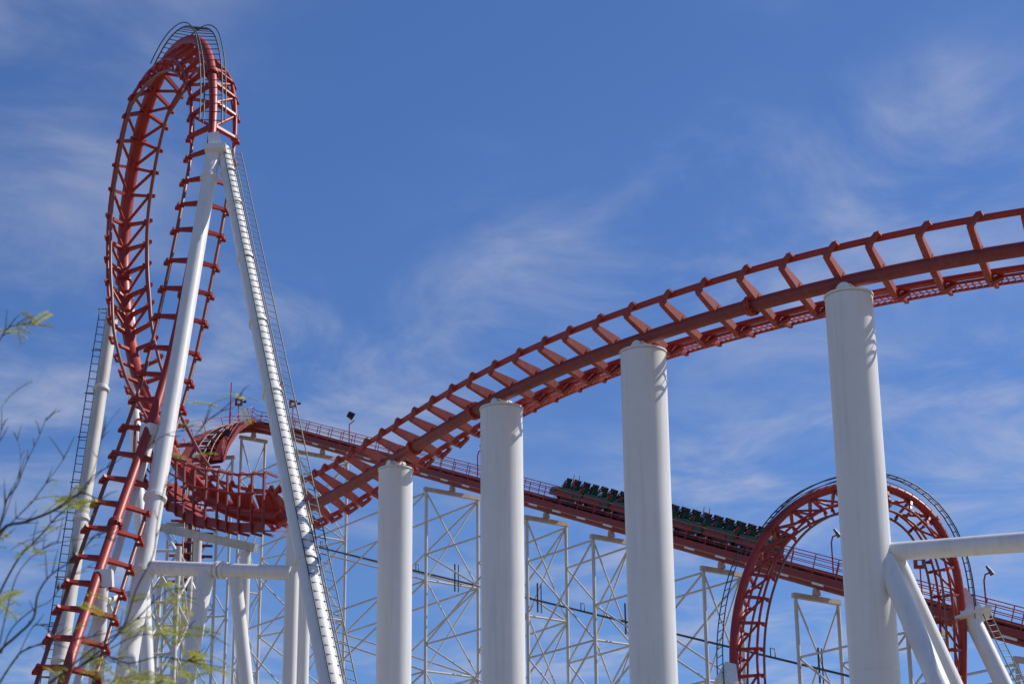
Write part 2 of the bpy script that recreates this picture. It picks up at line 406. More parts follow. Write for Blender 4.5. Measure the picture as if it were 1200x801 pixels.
fl = [LF[nearest(LF, *q)][5] for q in ((143, 330), (160, 165), (251, 87), (216, 345), (134, 615))]
top_s = LF[nearest(LF, 226, 41)][5]
build_track(tl, LF, 1.12, lambda q: .245-.105*min(1, max(0, (q-top_s+4)/10)), 0.06, mat=RED, tie_mat=RED, flanges=fl, s_truss=(st0, st1), wt=0.19)

# curved guarded walkway under the pull-out
a, b = nearest(LF, 190, 515), 0
seg = LF[b:a]
WS = -1.0                                       # side of the outer edge (towards the camera)
probe = LF[nearest(LF, 260, 605)]
if (probe[3].y) < 0: WS = 1.0
UP = V((0, 0, 1))
def outw(f):
    o = f[3]*WS; o = V((o.x, o.y, 0)).normalized(); return o
wk = thing('guarded_walkway', (seg[0][0].x, seg[0][0].y, 0), 'curved red walkway cage with tall bars hung under the bottom of the big loop', 'walkway')
eb = [off(f, WS*0.95, 0.0)+UP*(-0.95) for f in seg]       # outer edge at floor level
inn = [e-outw(f)*1.15-UP*.12 for e, f in zip(eb, seg)]
for q in range(0, len(seg)-10, 10):
    m = MB(); A = [eb[i]+V((0, 0, -.28)) for i in range(q, q+10)]; B = [inn[i]+V((0, 0, .06)) for i in range(q, q+10)]
    m.strip(A, B, [UP*0.04]*10); m.build('floor_panel', REDF, wk)
m = MB(); m.strip([e+UP*-0.33+outw(f)*.06 for e, f in zip(eb, seg)], [e+UP*-0.03+outw(f)*.06 for e, f in zip(eb, seg)], [outw(f)*0.04 for f in seg]); m.build('edge_board', REDSHADE, wk)
for hgt in (0.35, 0.9, 1.5):
    m = MB(); m.tube([e+UP*hgt+outw(f)*(.10+.05*hgt) for e, f in zip(eb, seg)][::3], 0.032, 6); m.build('guard_rail', RED, wk)
for q in range(0, len(seg), 4):
    f = seg[q]; e = eb[q]; o = outw(f)
    m = MB(); pts = [e+UP*-.35-o*.35, e+UP*-.36+o*.1, e+UP*-.2+o*.15, e+UP*1.48+o*.17, e+UP*1.58+o*.1, e+UP*1.55-o*.45]
    for x, y in zip(pts[:-1], pts[1:]): m.beam(x, y, 0.06, 0.07, o)
    m.build('guard_post', REDSHADE, wk)
# track-bed plates under the ties
for q in range(0, len(seg)-9, 9):
    m = MB(); A = [off(seg[i], WS*0.15, .05) for i in range(q, q+8)]; B = [off(seg[i], WS*0.68, .20) for i in range(q, q+8)]
    m.strip(A, B, [seg[i][2]*0.03 for i in range(q, q+8)]); m.build('bed_plate', RED, wk)

# ---- ladder round the outside of the loop
def ladder(th, A, B, rung=0.33, r=0.02, mat=LADDER, rr=None):
    """A and B: matching polylines of the two stringers"""
    ld = MB(); ld.tube(A, r, 6); ld.tube(B, r, 6)
    lo = ld.build('ladder', mat, th)
    acc = 0; nxt = 0.2
    for i in range(1, len(A)):
        seg_l = (A[i]-A[i-1]).length
        while nxt <= acc+seg_l:
            t = (nxt-acc)/seg_l
            rod('rung', A[i-1].lerp(A[i], t), B[i-1].lerp(B[i], t), rr or r*0.7, mat, lo, 6); nxt += rung
        acc += seg_l
    return lo
ia, ib = nearest(LF, 186, 84), nearest(LF, 250, 160)
arc = LF[ia:ib:4]
def rise(i, n): return 0.22+0.28*math.sin(math.pi*min(1, max(0, i/(n-1))))
ladder(tl, [off(f, -0.30, -rise(i, len(arc))) for i, f in enumerate(arc)], [off(f, 0.30, -rise(i, len(arc))) for i, f in enumerate(arc)], 0.38, 0.026, DARK)
for s in (-1, 1):
    m = MB(); m.tube([off(f, s*0.42, -rise(i, len(arc))-.12) for i, f in enumerate(arc)], 0.022, 6); m.build('handrail', DARK, tl)

# ------------------------------------------------------------ the four thick columns
def column(u, v, wpx, label, extra=None):
    f = NF[nearest(NF, u)]; sp = f[0]
    r = wpx*depth(sp)/F/2; top = sp.z-0.36
    t = thing('support_column', (sp.x, sp.y, 0), label, 'support column', 'thick white columns under the near track')
    m = MB(); m.rings([(r*1.0, 0), (r, top)], 48); me = m.mesh('shaft', WHITE)
    o = bpy.data.objects.new('shaft', me); col.objects.link(o); o.parent = t
    m = MB(); m.rings([(0.001, top+.04), (r+.022, top+.04), (r+.022, top), (r, top), (r, top-.02), (0.001, top-.02)], 48)
    for p in m.f: pass
    m.sm = [False]*len(m.f)
    o = bpy.data.objects.new('cap_plate', m.mesh('cap_plate', WHITE)); col.objects.link(o); o.parent = t
    for z in (top-7.9, top-15.2):
        if z > 1:
            m = MB(); m.rings([(r, z-.02), (r+.006, z-.012), (r+.006, z+.012), (r, z+.02)], 48)
            o = bpy.data.objects.new('weld_seam', m.mesh('weld_seam', WHITE)); col.objects.link(o); o.parent = t
    # saddle: a stub under the spine with two cheeks
    m = MB()
    Tt = f[1]; side = Tt.cross(UP).normalized()
    base = V((sp.x, sp.y, top+.03))
    m.tube([base, V((sp.x, sp.y, sp.z-.10))], 0.17, 20)
    for s in (-1, 1):
        c_ = V((sp.x, sp.y, top+.10))+side*s*.19
        m.tube([c_-side*.045, c_+side*.045], .18, 28)
    m.build('saddle', WHITE, t)
    m = MB(); m.rings([(r+.5, 0.02), (r+.5, .3), (0.01, .3)], 24); m.sm = [False]*len(m.f)
    o = bpy.data.objects.new('footing', m.mesh('footing', CONC)); col.objects.link(o); o.parent = t
    return t, sp, r, top
c1, sp1, r1_, top1 = column(995, 330, 55.5, 'rightmost and tallest thick white column, braced by a side pipe and struts')
c2, sp2, _, _ = column(756, 395, 53.5, 'thick white column standing in front of the green train, second from right')
column(588, 458, 49.5, 'thick white column left of the green train, its top reaching mid-height of the picture')
column(463, 537, 40, 'shortest of the thick white columns, nearest to the laddered leg of the loop')
# side pipe and two raking struts of the first column
def leg(name, parent, p0, p1, r0, r1v=None, mat=WHITE, n=28):
    m = MB(); m.tube([p0, p1], [r0, r1v or r0], n); return m.build(name, mat, parent)
pz = P(1038, 648, 40)
sb = thing('strut_frame', (P(1125, 801, 39).x, 39.0, 0), 'white horizontal pipe with two raking struts joining the rightmost thick column', 'support frame')
p0 = V((sp1.x+0.2, sp1.y, pz.z)); p1 = P(1262, 630, 38.6)
leg('crossbar', sb, p0, p1, 0.185, 0.205)
leg('end_post', sb, V((p1.x, p1.y, p1.z+.4)), V((p1.x, p1.y, 0)), 0.3)
d0, d1 = P(1040, 662, 39.72), P(1100, 801, 38.2); leg('strut', sb, d0-(d1-d0)*0.05, d0+(d1-d0)*5.4 if False else d0+(d1-d0)*(d0.z/(d0.z-d1.z)), 0.20)
d0, d1 = P(1049, 655, 40.0), P(1116, 801, 39.9); leg('strut', sb, d0-(d1-d0)*0.03, d0+(d1-d0)*(d0.z/(d0.z-d1.z)), 0.20)

# ------------------------------------------------------------ supports of the big loop
def togr(a, b):                    # extend the line a->b down to the ground
    return a+(b-a)*(a.z/(a.z-b.z))
def collar(parent, a, b, t, r, name='collar'):
    p = a.lerp(b, t); d = (b-a).normalized()
    m = MB(); m.tube([p-d*.05, p+d*.05], r+.07, 28); m.tube([p-d*.13, p-d*.05], r+.02, 28); return m.build(name, WHITE, parent)
A0, A1 = P(250, 180, 60.9), P(145, 801, 55.2)
E0, E1 = P(262, 176, 61.2), P(388, 801, 50.0)
ls = thing('loop_support', (A1.x+2, A1.y, 0), 'tall white A-frame of two raking pipes holding up the big loop, ladder on its right', 'support frame')
AG, EG = togr(A0, A1), togr(E0, E1)
leg('leg', ls, A0, AG, 0.235, 0.32); leg('leg', ls, E0, EG, 0.22, 0.33)
for v_, r_ in ((215, .245), (610, .29), (690, .30)): collar(ls, A0, AG, (v_-180)/621*((A1-A0).length/(AG-A0).length)*1.0, r_-.02)
for v_, r_ in ((212, .20), (260, .205), (338, .215), (422, .225), (508, .235), (688, .25)): collar(ls, E0, EG, (v_-176)/625*((E1-E0).length/(EG-E0).length), r_)
tp = LF[nearest(LF, 250, 158)]
m = MB(); m.beam(P(251, 160, 61.15), P(255, 184, 61.0), .50, .36, V((1, 0, 0)), .72, .5)
m.beam(P(254, 178, 61.0), P(254, 184, 60.95), .95, .7, V((1, 0, 0)))
m.build('head_bracket', WHITE, ls)
# ladder on the right leg
dE = (EG-E0).normalized(); sideE = V((1, 0, 0)); sideE = (sideE-dE*sideE.dot(dE)).normalized()
La, Lb, Lc, Ld = [], [], [], []
fw = V((0, -1, 0)); fw = (fw-dE*fw.dot(dE)).normalized()
for k in range(41):
    t = k/40
    c = E0.lerp(EG, t); r_ = .22+.11*t
    La.append(c+sideE*.02+fw*(r_+.05)); Lb.append(c+sideE*(r_+.03)+fw*.14)
    Lc.append(c+sideE*(r_+.09)+fw*.02); Ld.append(c+sideE*(r_+.32)-fw*.15)
ladder(ls, La, Lb, 0.31, 0.017, DARK)
ladder(ls, Lc, Ld, 0.31, 0.019)
for t in [i/24 for i in range(25)]:
    c = E0.lerp(EG, t); r_ = .20+.1*t
    rod('ladder_bracket', c+sideE*(r_*.8), c+sideE*(r_+.04)+fw*.10, 0.02, LADDER, ls, 6)

# low pipe frame between the legs
fm = thing('pipe_trestle', (P(250, 801, 55).x, 55, 0), 'white pipe trestle with a horizontal top pipe below the big loop', 'support frame')
q0 = P(172, 664, 56.3); q1 = P(343, 671, 54.2); leg('top_pipe', fm, q0, q1, 0.20)
for c_ in ((258, 667), (264, 667)):
    t = (c_[0]-172)/171; collar(fm, q0, q1, t, .18)
d0, d1 = P(242, 672, 55.4), P(217, 801, 54.6); leg('leg', fm, d0, togr(d0, d1), 0.225, .24)
d0, d1 = P(275, 672, 55.1), P(289, 801, 54.9); leg('leg', fm, d0, togr(d0, d1), 0.185, .20)
pD = P(344, 618, 54.3)
dl = thing('support_column', (pD.x, pD.y, 0), 'slim white upright with a flanged head, right end of the pipe trestle beside the ladder', 'support column')
leg('shaft', dl, pD, V((pD.x, pD.y, 0)), .19); collar(dl, pD, V((pD.x, pD.y, 0)), .006, .17, 'head_flange')
pF = P(359, 616, 59.4)
dl = thing('support_column', (pF.x, pF.y, 0), 'slim white upright carrying the low end of the near curve, just behind the ladder', 'support column')
leg('shaft', dl, pF, V((pF.x, pF.y, 0)), .18); collar(dl, pF, V((pF.x, pF.y, 0)), .006, .17, 'head_flange')
m = MB(); m.beam(pF, pF+V((-.1, 0, .45)), .34, .3); m.build('saddle', WHITE, dl)

# rear legs of the loop
H0, H1 = P(133, 362, 73.6), P(66, 801, 69.5); I0, I1 = P(151, 350, 74.0), P(174, 801, 71.0)
rs = thing('loop_support', (H1.x, H1.y, 0), 'rear white pipe legs behind the loop with a ladder on the left leg', 'support frame')
HG, IG = togr(H0, H1), togr(I0, I1)
leg('leg', rs, H0, HG, .23, .30, mat=CREAM); leg('leg', rs, I0, IG, .20, .26)
for t in (.12, .3, .48): collar(rs, H0, HG, t, .24)
dH = (HG-H0).normalized(); sH = V((-1, 0, 0)); sH = (sH-dH*sH.dot(dH)).normalized()
La = [H0.lerp(HG, k/30)+sH*(.235+.07*k/30) for k in range(31)]; Lb = [H0.lerp(HG, k/30)+sH*(.50+.07*k/30)+V((0, -.1, 0)) for k in range(31)]
ladder(rs, La, Lb, .34, .022)
for t in [i/16 for i in range(17)]:
    c = H0.lerp(HG, t); rod('ladder_bracket', c, c+sH*(.6+.07*t), .02, LADDER, rs, 6)
m = MB(); m.beam(P(131, 366, 73.6), P(158, 352, 73.6), .3, .3); m.build('head_bracket', WHITE, rs)

# supports of the straight running-out track
K0, K1 = P(179, 510, 58.1), P(90, 801, 54.6)
es = thing('raking_prop', (K1.x, K1.y, 0), 'thin white raking prop behind the falling leg of the loop, box bracket at its head', 'support frame')
leg('prop', es, K0, togr(K0, K1), .11, mat=WHITE)
m = MB(); m.beam(P(170, 503, 57.75), P(186, 508, 58.2), .42, .36); m.beam(P(176, 508, 57.9), P(179, 522, 57.9), .34, .3, V((0, 1, 0)), .2, .2); m.build('box_bracket', WHITE, es)
J0 = P(119, 690, 54.3)
es = thing('support_column', (J0.x, J0.y, 0), 'thin white upright with a box bracket under the lower end of the falling loop track', 'support column')
leg('shaft', es, J0, V((J0.x, J0.y, 0)), .20)
m = MB(); m.beam(P(122, 668, 54.4), P(122, 689, 54.4), .46, .34, V((0, 1, 0)), .5, .34); m.beam(P(121, 688, 54.4), P(119, 704, 54.4), .34, .3, V((0, 1, 0)), .2, .2); m.build('box_bracket', WHITE, es)
rod('brace', P(125, 703, 54.4), P(141, 742, 55.5), .07, WHITE, es); rod('brace', P(125, 704, 54.4), P(165, 690, 57), .08, WHITE, es)
# ------------------------------------------------------------ lift hill
LA = P(318, 505, 177); LBp = P(1262, 768, 106)
dirL = (LBp-LA).normalized()
def lift_at(u):                   # point of the straight spine seen at pixel column u
    lo, hi = 0.0, 1.3
    for _ in range(40):
        mid = (lo+hi)/2
        if proj(LA.lerp(LBp, mid))[0] < u: lo = mid
        else: hi = mid
    return LA.lerp(LBp, lo)
plan = V((dirL.x, dirL.y, 0)).normalized(); perp = V((-plan.y, plan.x, 0))      # perp points right and away
nL = plan.cross(perp); NLft = dirL.cross(perp).normalized()
if NLft.z < 0: NLft = -NLft
crest = [(222, 690, 160), (223, 640, 163), (226, 590, 166), (232, 548, 169), (245, 520, 172), (262, 506, 174.5), (282, 501, 176.3), (300, 501, 177)]
cpts = [P(*c) for c in crest]
cn = []
for i, p in enumerate(cpts):
    t = (cpts[min(i+1, len(cpts)-1)]-cpts[max(i-1, 0)]).normalized(); sdv = t.cross(UP).normalized(); n = sdv.cross(t)
    cn.append(n if n.z > 0 else -n)
ctrl = [(p, n, .35) for p, n in zip(cpts, cn)]+[(LA.lerp(LBp, k/12), NLft, .35) for k in range(13)]
SF = spline(ctrl)
lt = thing('lift_hill_track', (LA.x, LA.y, 0), 'long red lift hill track with walkways and railings crossing the picture downward to the right', 'coaster track')
m = MB(); m.tube([f[0] for f in SF[::6]], .33, 16); m.build('spine', REDSHADE, lt)
for s in (-1, 1):
    m = MB(); m.tube([off(f, s*.65, .72) for f in SF[::6]], .06, 8); m.build('rail', RAIL, lt)
m = MB(); m.tube([off(f, 0, .6) for f in SF[::6]], .12, 6); m.build('chain_trough', DARK, lt)
sA = SF[nearest(SF, 300, 501)][5]
sC = SF[nearest(SF, 238, 545)][5]
tm = MB(); tm.beam(V((-1.75, 0, .40)), V((1.75, 0, .40)), .16, .16); tm.beam(V((-.7, 0, .66)), V((.7, 0, .66)), .16, .1)
tm.beam(V((-.2, 0, .15)), V((-1.1, 0, .36)), .12, .20); tm.beam(V((.2, 0, .15)), V((1.1, 0, .36)), .12, .20)
tm = tm.mesh('crosstie', REDSHADE); nxt = 0.4
for f in SF:
    if f[5] >= nxt: nxt += 1.5; place('crosstie', tm, frame_matrix(f[0], f[3], f[1], f[2]), lt)
# sides: find which lateral sign faces the camera
ns_ = 1 if SF[len(SF)//2][3].y < 0 else -1
wkseg = [f for f in SF if f[5] >= sC]
for s, nm in ((ns_, 'near'), (-ns_, 'far')):
    for q in range(0, len(wkseg)-20, 20):
        sg = wkseg[q:q+21]
        m = MB(); m.strip([off(f, s*.95, .46) for f in sg[::4]], [off(f, s*1.85, .46) for f in sg[::4]], [f[2]*.05 for f in sg[::4]]); m.build('walkway_panel', REDF if s != ns_ else REDSHADE, lt)
    m = MB(); m.strip([off(f, s*1.87, .20) for f in wkseg[::5]], [off(f, s*1.87, .60) for f in wkseg[::5]], [f[3]*s*.05 for f in wkseg[::5]]); m.build('edge_board', REDSHADE, lt)
    for hh in (.95, 1.28, 1.62):
        m = MB(); m.tube([off(f, s*1.88, hh) for f in wkseg[::5]], .033 if hh > 1.6 else .026, 6); m.build('handrail', RED, lt)
    q = 0; nxt = wkseg[0][5]
    for f in wkseg:
        if f[5] >= nxt: nxt += 2.05; rod('railing_post', off(f, s*1.88, .45), off(f, s*1.88, 1.62), .035, RED, lt, 6)
# added white plates imitating bright sky gaps along the lower flange
nxt = wkseg[0][5]+16
for f in wkseg:
    if f[5] >= nxt and f[5] < wkseg[-1][5]:
        nxt += 3.05; m = MB(); a_ = off(f, ns_*1.86, .10); m.beam(a_, a_+f[1]*1.0, .05, .13, f[2]); m.build('sky_gap_plate', WHITE, lt)
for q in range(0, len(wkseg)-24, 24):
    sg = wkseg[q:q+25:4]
    m = MB(); m.strip([off(f, ns_*.42, -.02) for f in sg], [off(f, ns_*1.78, .19) for f in sg], [f[2]*.04 for f in sg]); m.build('soffit_panel', REDSHADE, lt)

# ------------------------------------------------------------ lift hill bents
def bent(center, pd, hw, label, nxt=None, nx_pd=None, nx_hw=None, mat=CREAM):
    """centre = beam centre, pd = unit vector across the track"""
    t = thing('lift_trestle', (center.x, center.y, 0), label, 'trestle', 'white trestles under the lift hill')
    a = center-pd*hw; b = center+pd*hw
    m = MB(); m.beam(a-pd*.2, b+pd*.2, .26, .30); m.build('cap_beam', RUST, t)
    m = MB(); m.beam(center+V((0, 0, .2)), center+V((0, 0, .64)), .38, .38, plan, .3, .3); m.build('saddle', RUST, t)
    lv = []; z = center.z-.25
    for c in (a, b):
        rod('post', V((c.x, c.y, z+.03)), V((c.x, c.y, 0)), .12, mat, t, 12)
    while z > 3: lv.append(z); z -= 6.9
    lv.append(max(z, .3)) if z > .3 else lv.append(.3)
    for i in range(len(lv)-1):
        z0, z1 = lv[i], lv[i+1]
        A = lambda c, z: V((c.x, c.y, z))
        if i: rod('girt', A(a, z0), A(b, z0), .08, mat, t)
        rod('brace', A(a, z0), A(b, z1), .06, mat, t); rod('brace', A(b, z0), A(a, z1), .06, mat, t)
        for c in (a, b):
            m = None
    if nxt is not None:
        a2 = nxt-nx_pd*nx_hw; b2 = nxt+nx_pd*nx_hw
        zt2 = nxt.z-.25
        for c, c2 in ((a, a2), (b, b2)):
            z0 = min(lv[0], zt2)
            k = 0; zz_ = z0
            while zz_ > 4:
                za = zz_; zb = max(zz_-6.9, .3)
                rod('girt', V((c.x, c.y, za)), V((c2.x, c2.y, za)), .075, mat, t)
                rod('brace', V((c.x, c.y, za)), V((c2.x, c2.y, zb)), .07, mat, t); rod('brace', V((c2.x, c2.y, za)), V((c.x, c.y, zb)), .07, mat, t)
                zz_ -= 6.9
    return t
us = [378, 530, 640, 716, 845, 956, 1085, 1213]
hw = [2.5, 2.4, 1.75, 1.6, 1.55, 1.75, 1.6, 1.6]
names = ['far-off white trestle with its legs just right of the laddered pipe leg', 'white trestle seen between the two left-hand thick columns', 'white trestle whose beam meets the red lift hill right of the third thick column',
         'white trestle just left of the column in front of the train', 'white trestle under the lift hill at the left edge of the small loop', 'white trestle seen inside the small loop', 'white trestle mostly hidden behind the raking struts of the rightmost thick column', 'white trestle at the lower right corner beyond the small loop']
cs = []
for u in us:
    p = lift_at(u); cs.append(p-V((0, 0, .98)))
for i in range(len(us)):
    j = i+1 if i+1 < len(us) else None
    link = i != 4
    bent(cs[i], perp, hw[i], names[i], cs[j] if (j and link) else None, perp, hw[j] if j else None)
# crest tower and two bents under the first drop
cc = SF[nearest(SF, 298, 501)][0]-V((0, 0, .98))
bent(cc, perp, 1.2, 'white tower under the crest of the lift hill, left of the laddered pipe leg', cs[0], perp, hw[0])
f = SF[nearest(SF, 226, 600)]
for u_, v_, nm in ((250, 524, 'white tower under the left shoulder of the lift hill crest'), (226, 600, 'white tower under the first drop, behind the guarded walkway')):
    f = SF[nearest(SF, u_, v_)]; L_ = V((f[3].x, f[3].y, 0)).normalized()
    p = f[0]-V((0, 0, 1.1)); bent(p, L_, 2.0, nm)
bb = P(288, 646, 100)
g2 = thing('support_column', (bb.x, bb.y, 0), 'grey-white upright with a long cream crossbeam directly below the guarded walkway', 'support column')
leg('shaft', g2, bb, V((bb.x, bb.y, 0)), .26, mat=CREAM)
m = MB(); m.beam(P(190, 618, 103), P(300, 642, 99.6), .28, .42); m.build('crossbeam', RUST, g2)
bb2 = P(232, 628, 102); leg('shaft', g2, bb2, V((bb2.x, bb2.y, 0)), .22, mat=CREAM)
rod('brace', P(193, 622, 103), P(212, 655, 100), .1, WHITE, g2); rod('brace', P(212, 655, 100), P(232, 700, 100), .1, WHITE, g2)
# side tower in the lower left, dense bracing
sx = [P(170, 700, 92), P(207, 700, 92), P(186, 700, 97), P(222, 700, 97)]
tw = thing('lattice_tower', (sx[0].x, sx[0].y, 0), 'white lattice tower in the lower left behind the leaning pipe legs', 'trestle')
ztop = P(200, 640, 92).z
for p in sx: rod('post', V((p.x, p.y, ztop)), V((p.x, p.y, 0)), .13, CREAM, tw, 10)
z = ztop-.2
while z > 2.5:
    for a_, b_ in ((0, 1), (2, 3), (0, 2), (1, 3)):
        A_, B_ = sx[a_], sx[b_]
        rod('girt', V((A_.x, A_.y, z)), V((B_.x, B_.y, z)), .07, CREAM, tw); rod('brace', V((A_.x, A_.y, z)), V((B_.x, B_.y, z-2.4)), .06, CREAM, tw); rod('brace', V((B_.x, B_.y, z)), V((A_.x, A_.y, z-2.4)), .06, CREAM, tw)
    z -= 2.4

# dark cable line slung along the trestles
ct = thing('cable_line', (cs[3].x, cs[3].y-2, 0), 'thin black cable line strung across the trestles below the lift hill, with small hoops', 'cable')
def cab(u):
    v = 640+(u-370)*(791-640)/(993-370)
    q = lift_at(u); return P(u, v, q.y-1.9)
m = MB(); m.tube([cab(u) for u in range(366, 1010, 20)], .075, 6); m.build('cable', DARK, ct)
for u in (377, 489, 683, 906):
    c = cab(u); m = MB(); e = dirL*.22
    m.tube([c-e, c-e+UP*.55, c+e+UP*.55, c+e], .035, 6); m.build('hoop', DARK, ct)
for u in (533, 630, 733, 960):
    for k in (0, 4.2):
        c = cab(u+k); rod('hanger_bar', c+UP*1.25, c-UP*.85, .06 if k == 0 else .04, DARK, ct, 6)

# ------------------------------------------------------------ the train
CP = 3.42; RP = CP/3
s_front = SF[nearest(SF, 641)][5]
def at_s(s):
    return min(SF, key=lambda q: abs(q[5]-s))
body = MB()
def sect(x, wd, zt, zb): return [V((-wd, x, zb)), V((wd, x, zb)), V((wd, x, zt)), V((-wd, x, zt))]
def loft(mb, secs):
    for a_, b_ in zip(secs[:-1], secs[1:]): mb.hexa(a_, b_)
# car local: y runs downhill (towards the rear of the train), x lateral, z normal; z=0 at rail
b_ = MB()
loft(b_, [sect(.10, .45, .62, .30), sect(.35, .68, .90, .26), sect(.75, .76, 0.94, .26), sect(2.7, .76, .94, .26), sect(3.15, .70, .90, .26), sect(3.30, .60, .9, .32)])
body_me = b_.mesh('body', GREEN)
n_ = MB(); loft(n_, [sect(-1.25, .10, .36, .26), sect(-.95, .42, .58, .22), sect(-.45, .62, .80, .22), sect(.12, .70, .86, .24)]); nose_me = n_.mesh('nose', GREEN)
k_ = MB(); k_.beam(V((-.78, .25, .42)), V((-.78, 2.5, .42)), .06, .30, UP); k_.beam(V((.78, .25, .42)), V((.78, 2.5, .42)), .06, .30, UP); skirt_me = k_.mesh('side_panel', REDF)
c_ = MB(); c_.box(-.5, .5, .1, 3.34, .05, .24); chassis_me = c_.mesh('chassis', DARK)
wh = MB(); wh.tube([V((-.06, 0, 0)), V((.06, 0, 0))], .17, 14); wheel_me = wh.mesh('wheel', BLACK)
hb = MB(); hb.tube([V((-.085, 0, 0)), V((.085, 0, 0))], .10, 8); hub_me = hb.mesh('wheel_hub', WHITE)
se = MB(); se.beam(V((0, .12, .95)), V((0, .26, 1.50)), .50, .12, V((0, 1, 0)), .36, .10); se.beam(V((0, -.35, .93)), V((0, .12, .93)), .5, .20); seat_me = se.mesh('seat', GREEN)
hr = MB(); hr.beam(V((0, .25, 1.50)), V((0, .29, 1.84)), .30, .16, V((0, 1, 0)), .34, .20); hr_me = hr.mesh('headrest', BLACK)
rt = MB()
for sx_ in (-.15, .15): rt.tube([V((sx_, .26, 1.60)), V((sx_, .16, 1.66)), V((sx_, .0, 1.58)), V((sx_, -.10, 1.40)), V((sx_*.8, -.16, 1.15))], [.04, .05, .05, .045, .04], 8)
rt.beam(V((-.16, -.17, 1.16)), V((.16, -.17, 1.16)), .09, .09); restr_me = rt.mesh('shoulder_restraint', BLACK)
SHIRTS = {'red': material('red_cloth', (.5, .04, .04), None, .85), 'white': material('white_cloth', (.75, .75, .75), None, .85), 'dark': material('dark_cloth', (.03, .03, .04), None, .85), 'blue': material('blue_cloth', (.06, .12, .35), None, .85), 'grey': material('grey_cloth', (.25, .25, .27), None, .85)}
_pm = {}
def person_mesh(shirt, raised):
    k = (shirt, raised)
    if k in _pm: return _pm[k]
    m = MB()
    m.cur = 1     # torso and sleeves
    m.tube([V((0, 0, .98)), V((0, .02, 1.15)), V((0, .06, 1.38)), V((0, .08, 1.50)), V((0, .08, 1.55))], [.15, .16, .18, .13, .06], 10)
    for s in (-1, 1):
        if raised: m.tube([V((s*.17, .07, 1.46)), V((s*.24, -.02, 1.66)), V((s*.25, -.05, 1.80))], [.06, .05, .045], 8)
        else: m.tube([V((s*.17, .07, 1.46)), V((s*.25, 0, 1.28)), V((s*.24, -.08, 1.20))], [.06, .055, .045], 8)
    m.cur = 0     # skin
    m.tube([V((0, .07, 1.52)), V((0, .05, 1.62))], .055, 8)
    m.ball(V((0, .04, 1.72)), .085, .10, .125)
    m.ball(V((0, -.065, 1.70)), .018, .028, .022, 6, 4)
    for s in (-1, 1):
        m.ball(V((s*.086, .05, 1.71)), .015, .025, .035, 6, 4)
        if raised:
            m.tube([V((s*.25, -.05, 1.80)), V((s*.24, -.10, 2.05))], [.042, .032], 8); m.ball(V((s*.24, -.10, 2.10)), .035, .02, .06, 8, 5)
            hc = V((s*.24, -.10, 2.13)); dz = UP
        else:
            m.tube([V((s*.24, -.08, 1.20)), V((s*.17, -.28, 1.22))], [.042, .032], 8); m.ball(V((s*.16, -.31, 1.22)), .035, .05, .025, 8, 5)
            hc = V((s*.15, -.33, 1.22)); dz = V((-.3*s, -.9, -.3))
        for q in range(4): m.tube([hc+V((s*(-.024+.016*q), 0, 0)), hc+V((s*(-.028+.018*q), 0, 0))+dz*(.06+.012*(q in (1, 2)))], [.009, .007], 5)
        m.tube([hc+V((-s*.03, 0, -.03)), hc+V((-s*.06, -.01, .0))], [.01, .008], 5)
    m.cur = 2     # trousers
    for s in (-1, 1):
        m.tube([V((s*.08, .0, 1.02)), V((s*.10, -.36, 1.03)), V((s*.10, -.42, .90)), V((s*.10, -.44, .66))], [.09, .075, .07, .05], 8)
    _pm[k] = m.mesh('person', [SKIN, SHIRTS[shirt], DENIM]); return _pm[k]
hm = MB(); hm.ball(V((0, .065, 1.755)), .094, .10, .11, 10, 6); hair_me = hm.mesh('hair', HAIR)
order = ['front', 'second', 'third', 'fourth', 'fifth', 'sixth', 'rear']
rowname = ['front', 'middle', 'back']
cars = 7
